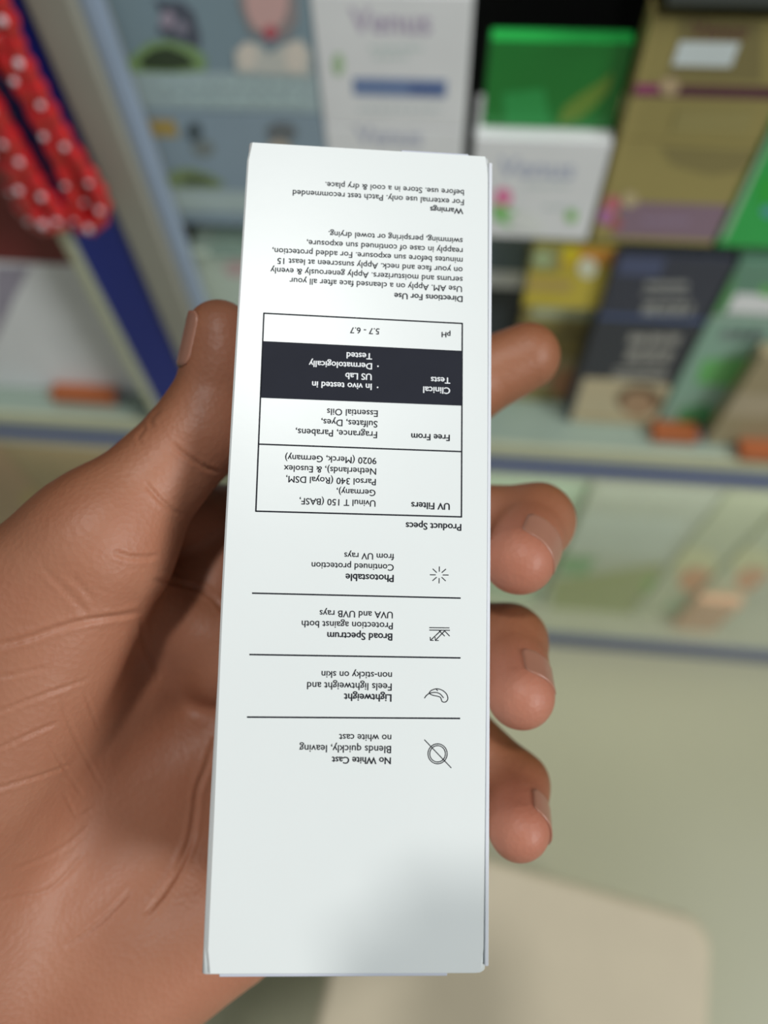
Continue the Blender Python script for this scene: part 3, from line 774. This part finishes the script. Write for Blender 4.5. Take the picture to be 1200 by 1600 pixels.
def build_hand(h=0.5):
    lo_ = np.array([-185., -58., 95.]); hi_ = np.array([52., 165., 216.])
    B = 10
    nb = np.ceil((hi_ - lo_) / (h * B)).astype(int); n = nb * B + 1
    c = [lo_[i] + (np.arange(nb[i]) + .5) * h * B for i in range(3)]
    G = np.stack(np.meshgrid(*c, indexing='ij'), -1).reshape(-1, 3)
    dc = hand_sdf(G).reshape(nb)
    V = np.full(n, 1.0, np.float32)
    V[:-1, :-1, :-1] = np.repeat(np.repeat(np.repeat(np.where(dc > 0, 1, -1), B, 0), B, 1), B, 2)
    act = np.argwhere(np.abs(dc) < h * B * 1.05)
    k = np.arange(B + 1)
    off = np.stack(np.meshgrid(k, k, k, indexing='ij'), -1).reshape(-1, 3)
    for s in range(0, len(act), 400):
        idx = (act[s:s + 400, None, :] * B + off[None]).reshape(-1, 3)
        V[idx[:, 0], idx[:, 1], idx[:, 2]] = hand_sdf(lo_ + idx * h)
    V[0] = V[-1] = 1; V[:, 0] = V[:, -1] = 1; V[:, :, 0] = V[:, :, -1] = 1      # closed where the forearm ends
    # surface nets
    s = V < 0
    nx, ny, nz = (np.array(n) - 1)
    cnt = np.zeros((nx, ny, nz), np.int8)
    for a in (0, 1):
        for b in (0, 1):
            for c_ in (0, 1):
                cnt += s[a:a + nx, b:b + ny, c_:c_ + nz]
    cells = np.argwhere((cnt > 0) & (cnt < 8))
    vid = np.full((nx, ny, nz), -1, np.int32); vid[cells[:, 0], cells[:, 1], cells[:, 2]] = np.arange(len(cells))
    pos = np.zeros((len(cells), 3)); num = np.zeros(len(cells))
    crn_ = np.array([(a, b, c_) for a in (0, 1) for b in (0, 1) for c_ in (0, 1)])
    for i in range(8):
        for j in range(i + 1, 8):
            if np.abs(crn_[i] - crn_[j]).sum() != 1: continue
            A = cells + crn_[i]; Bc = cells + crn_[j]
            va = V[A[:, 0], A[:, 1], A[:, 2]]; vb = V[Bc[:, 0], Bc[:, 1], Bc[:, 2]]
            m = (va < 0) != (vb < 0)
            t = np.where(m, va / np.where(va == vb, 1, va - vb), 0)
            pos[m] += (A + (Bc - A) * t[:, None])[m]; num[m] += 1
    pos = lo_ + pos / num[:, None] * h
    quads = []
    for ax in range(3):
        b_, c_ = [(1, 2), (2, 0), (0, 1)][ax]
        sl0 = [slice(None)] * 3; sl1 = [slice(None)] * 3
        sl0[ax] = slice(0, -1); sl1[ax] = slice(1, None)
        ch = s[tuple(sl0)] != s[tuple(sl1)]
        e = np.argwhere(ch)
        e = e[(e[:, b_] > 0) & (e[:, c_] > 0) & (e[:, b_] < n[b_] - 1) & (e[:, c_] < n[c_] - 1)]
        q = []
        for db, dc_ in ((-1, -1), (0, -1), (0, 0), (-1, 0)):
            f = e.copy(); f[:, b_] += db; f[:, c_] += dc_
            q.append(vid[f[:, 0], f[:, 1], f[:, 2]])
        q = np.stack(q, 1)
        ins = s[e[:, 0], e[:, 1], e[:, 2]]
        q[~ins] = q[~ins][:, ::-1]
        quads.append(q)
    quads = np.concatenate(quads); quads = quads[(quads >= 0).all(1)]
    def grad(p, ee=.15):
        g = np.stack([hand_sdf(p + ee * np.eye(3)[i]) - hand_sdf(p - ee * np.eye(3)[i]) for i in range(3)], 1)
        return g / (np.linalg.norm(g, axis=1, keepdims=True) + 1e-9)
    for _ in range(2):
        g = grad(pos); pos -= g * np.clip(hand_sdf(pos), -.5, .5)[:, None]
    g = grad(pos)
    # soft irregular relief of flesh, then the creases
    px = np.stack([600 + pos[:, 0] * F / pos[:, 2], 800 + pos[:, 1] * F / pos[:, 2]], 1)
    facing = g[:, 2] < .1
    disp = .10 * np.sin(pos[:, 0] * .21 + 1.3) * np.sin(pos[:, 1] * .17 + .4) + .06 * np.sin(pos[:, 0] * .5 + pos[:, 1] * .37) * np.sin(pos[:, 2] * .4)
    for pts, dep, wd in CREASE:
        pts = np.array(smooth_path(pts, 6)); dm = np.full(len(px), 1e9); tt = np.zeros(len(px))
        sel = np.where(facing & (px[:, 0] > pts[:, 0].min() - 25) & (px[:, 0] < pts[:, 0].max() + 25) & (px[:, 1] > pts[:, 1].min() - 25) & (px[:, 1] < pts[:, 1].max() + 25))[0]
        if not len(sel): continue
        q = px[sel]
        for i in range(len(pts) - 1):
            a, b = pts[i], pts[i + 1]; ab = b - a
            t = np.clip(((q - a) @ ab) / (ab @ ab + 1e-9), 0, 1)
            d = np.linalg.norm(q - a - t[:, None] * ab, axis=1)
            u = (i + t) / (len(pts) - 1)
            m = d < dm[sel]; dm[sel[m]] = d[m]; tt[sel[m]] = u[m]
        mm = dm[sel] * pos[sel, 2] / F
        fade = np.clip(np.minimum(tt[sel], 1 - tt[sel]) * 6, 0, 1) ** .7
        wd *= .72
        disp[sel] -= dep * fade * (np.exp(-(mm / wd) ** 2) - .35 * np.exp(-((mm - 1.9 * wd) / wd) ** 2))
    pos2 = pos + g * disp[:, None]
    return pos2, quads, pos, g
hv, hq, hpos, hgrad = build_hand()
hand_c = world_of(P(150, 1200, 150))
me = bpy.data.meshes.new('hand')
hw_ = CAM + (hv / 1000.0) @ R.T - hand_c
me.vertices.add(len(hw_)); me.vertices.foreach_set('co', hw_.astype(np.float32).ravel())
me.loops.add(len(hq) * 4); me.loops.foreach_set('vertex_index', hq.astype(np.int32).ravel())
me.polygons.add(len(hq)); me.polygons.foreach_set('loop_start', np.arange(0, len(hq) * 4, 4, dtype=np.int32))
me.update(calc_edges=True); me.validate()
# skin tone: the palm and finger pads are pinker than the back of the hand and the outer thumb
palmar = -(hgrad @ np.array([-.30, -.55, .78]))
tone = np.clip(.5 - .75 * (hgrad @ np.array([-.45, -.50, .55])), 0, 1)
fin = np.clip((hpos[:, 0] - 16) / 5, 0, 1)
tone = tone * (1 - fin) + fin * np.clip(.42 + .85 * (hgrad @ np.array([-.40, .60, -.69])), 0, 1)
tone *= 1 - .45 * fin * np.clip((P(0, 690, 165)[1] - hpos[:, 1]) / 6, 0, 1)  # index finger: its dimmer light is put into the skin tone
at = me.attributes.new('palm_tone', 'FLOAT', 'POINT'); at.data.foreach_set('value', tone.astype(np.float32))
tips = np.zeros(len(hv))
for nm in FING:
    if nm == 'index': continue
    tp = FING[nm][0][3]; tips = np.maximum(tips, np.exp(-(np.linalg.norm(hv - tp, axis=1) / 10.0) ** 2))
at = me.attributes.new('tip_tone', 'FLOAT', 'POINT'); at.data.foreach_set('value', tips.astype(np.float32))

def skin_material():
    m = bpy.data.materials.new('skin'); m.use_nodes = True
    nt = m.node_tree; b = nt.nodes['Principled BSDF']; L = nt.links.new
    b.inputs['Roughness'].default_value = .48
    b.inputs['Specular IOR Level'].default_value = .38
    b.inputs['Subsurface Weight'].default_value = .18
    b.inputs['Subsurface Radius'].default_value = (1.0, .35, .2)
    b.inputs['Subsurface Scale'].default_value = .0025
    tc = nt.nodes.new('ShaderNodeTexCoord')
    a1 = nt.nodes.new('ShaderNodeAttribute'); a1.attribute_name = 'palm_tone'
    a2 = nt.nodes.new('ShaderNodeAttribute'); a2.attribute_name = 'tip_tone'
    n1 = nt.nodes.new('ShaderNodeTexNoise'); n1.inputs['Scale'].default_value = 55; n1.inputs['Detail'].default_value = 5
    L(tc.outputs['Object'], n1.inputs['Vector'])
    c1 = nt.nodes.new('ShaderNodeMix'); c1.data_type = 'RGBA'
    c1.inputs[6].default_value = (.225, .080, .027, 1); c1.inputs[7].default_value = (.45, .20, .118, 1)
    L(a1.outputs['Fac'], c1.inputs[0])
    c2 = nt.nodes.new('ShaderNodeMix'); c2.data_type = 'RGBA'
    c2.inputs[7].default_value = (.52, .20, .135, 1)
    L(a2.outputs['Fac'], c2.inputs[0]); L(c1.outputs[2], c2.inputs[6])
    r1 = nt.nodes.new('ShaderNodeMapRange'); r1.inputs[1].default_value = .3; r1.inputs[2].default_value = .7
    r1.inputs[3].default_value = 0.0; r1.inputs[4].default_value = .5
    L(n1.outputs[0], r1.inputs[0])
    c3 = nt.nodes.new('ShaderNodeMix'); c3.data_type = 'RGBA'; c3.blend_type = 'MULTIPLY'
    c3.inputs[7].default_value = (.86, .70, .64, 1)
    L(r1.outputs[0], c3.inputs[0]); L(c2.outputs[2], c3.inputs[6])
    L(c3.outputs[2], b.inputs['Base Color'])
    v = nt.nodes.new('ShaderNodeTexVoronoi'); v.inputs['Scale'].default_value = 900
    n2 = nt.nodes.new('ShaderNodeTexNoise'); n2.inputs['Scale'].default_value = 380; n2.inputs['Detail'].default_value = 4
    L(tc.outputs['Object'], v.inputs['Vector']); L(tc.outputs['Object'], n2.inputs['Vector'])
    ad = nt.nodes.new('ShaderNodeMath'); ad.operation = 'ADD'; L(v.outputs[0], ad.inputs[0]); L(n2.outputs[0], ad.inputs[1])
    bp = nt.nodes.new('ShaderNodeBump'); bp.inputs['Strength'].default_value = .13; bp.inputs['Distance'].default_value = .0006
    L(ad.outputs[0], bp.inputs['Height']); L(bp.outputs[0], b.inputs['Normal'])
    return m
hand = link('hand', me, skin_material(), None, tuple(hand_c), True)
tag(hand, 'left hand gripping the white carton, thumb on its left edge, four fingers round the right', 'hand')

# nails: curved plates lying on the fingertips
M_nail = mat('nail', (.38, .175, .115, 1), .30, vary=.05, scale=200)
def nail(name, dip, tip, nrm, s0, s1, half, rad, slope, lift=.26):
    a = tip - dip; a /= np.linalg.norm(a)
    nrm = np.array(nrm, float); nrm -= a * (nrm @ a); nrm /= np.linalg.norm(nrm)
    b = np.cross(a, nrm)
    NS, NT = 14, 16; pts = np.zeros((NS + 1, NT + 1, 3))
    for i in range(NS + 1):
        s = s0 + (s1 - s0) * i / NS
        ue = min(1, i / 3.0); fe = min(1, (NS - i) / 3.0)
        w = half * (math.sqrt(max(0, 1 - (1 - ue) ** 2)) * .45 + .55) * (math.sqrt(max(0, 1 - (1 - fe) ** 2)) * .35 + .65)
        th = np.linspace(-w, w, NT + 1)
        d_ = np.cos(th)[:, None] * nrm + np.sin(th)[:, None] * b
        r = np.full(len(th), rad + slope * max(0, -s) - .022 * max(0, s) ** 2 + lift)
        pts[i] = tip + a * s + d_ * (r - (.35 if i == 0 else 0))[:, None]
    bm = bmesh.new()
    cen = tip
    T = [[bm.verts.new(tuple(world_of(q) - hand_c)) for q in row] for row in pts]
    Bt = [[bm.verts.new(tuple(world_of(q + (cen + a * ((q - cen) @ a) - q) * .07) - hand_c)) for q in row] for row in pts]
    for i in range(NS):
        for j in range(NT):
            bm.faces.new((T[i][j], T[i][j + 1], T[i + 1][j + 1], T[i + 1][j]))
            bm.faces.new((Bt[i][j], Bt[i + 1][j], Bt[i + 1][j + 1], Bt[i][j + 1]))
        bm.faces.new((T[i][0], T[i + 1][0], Bt[i + 1][0], Bt[i][0])); bm.faces.new((T[i][NT], Bt[i][NT], Bt[i + 1][NT], T[i + 1][NT]))
    for j in range(NT):
        bm.faces.new((T[0][j], Bt[0][j], Bt[0][j + 1], T[0][j + 1])); bm.faces.new((T[NS][j], T[NS][j + 1], Bt[NS][j + 1], Bt[NS][j]))
    bmesh.ops.recalc_face_normals(bm, faces=bm.faces[:])
    return link(name, mesh_of(bm), M_nail, hand, smooth=True)
nail('thumbnail', THUMB[1], THUMB[3], (-.88, -.15, -.42), -8.6, 3.0, .66, 7.1, .05)
nail('fingernail', FING['middle'][0][2], FING['middle'][0][3], (.79, -.61, .32), -7.0, 1.6, .92, 7.6, .045)
nail('fingernail', FING['ring'][0][2], FING['ring'][0][3], (.52, -.82, .55), -6.5, 1.4, .72, 7.1, .06)
nail('fingernail', FING['little'][0][2], FING['little'][0][3], (.90, -.42, .50), -6.0, 1.4, .80, 6.5, .04)

# ------------------------------------------------------------------ the phone that looks down on all this, its lens at the corner
PC = np.array([22.5, 64.0, -7.0])             # its middle: the lens sits 12 mm from the top left corner
ph = empty('smartphone', tuple(world_of(PC)))
ph.rotation_euler = M3.to_euler()
tag(ph, 'dark smartphone held above the white carton, taking the picture', 'phone')
bm = bmesh.new()
sh = box_bm(-.037, .037, -.078, .078, -.004, .004)
ed = [e for e in sh.edges if abs((e.verts[0].co - e.verts[1].co).normalized().z) > .9]
bmesh.ops.bevel(sh, geom=ed, offset=.009, segments=8, affect='EDGES')
M_ph = mat('dark_phone_shell', (.02, .022, .026, 1), .35)
link('shell', mesh_of(sh), M_ph, ph)
add_box('screen', mat('screen_glass', (.01, .01, .012, 1), .08), (-.035, .035, -.075, .075, .004, .0044), ph)
bm.free()
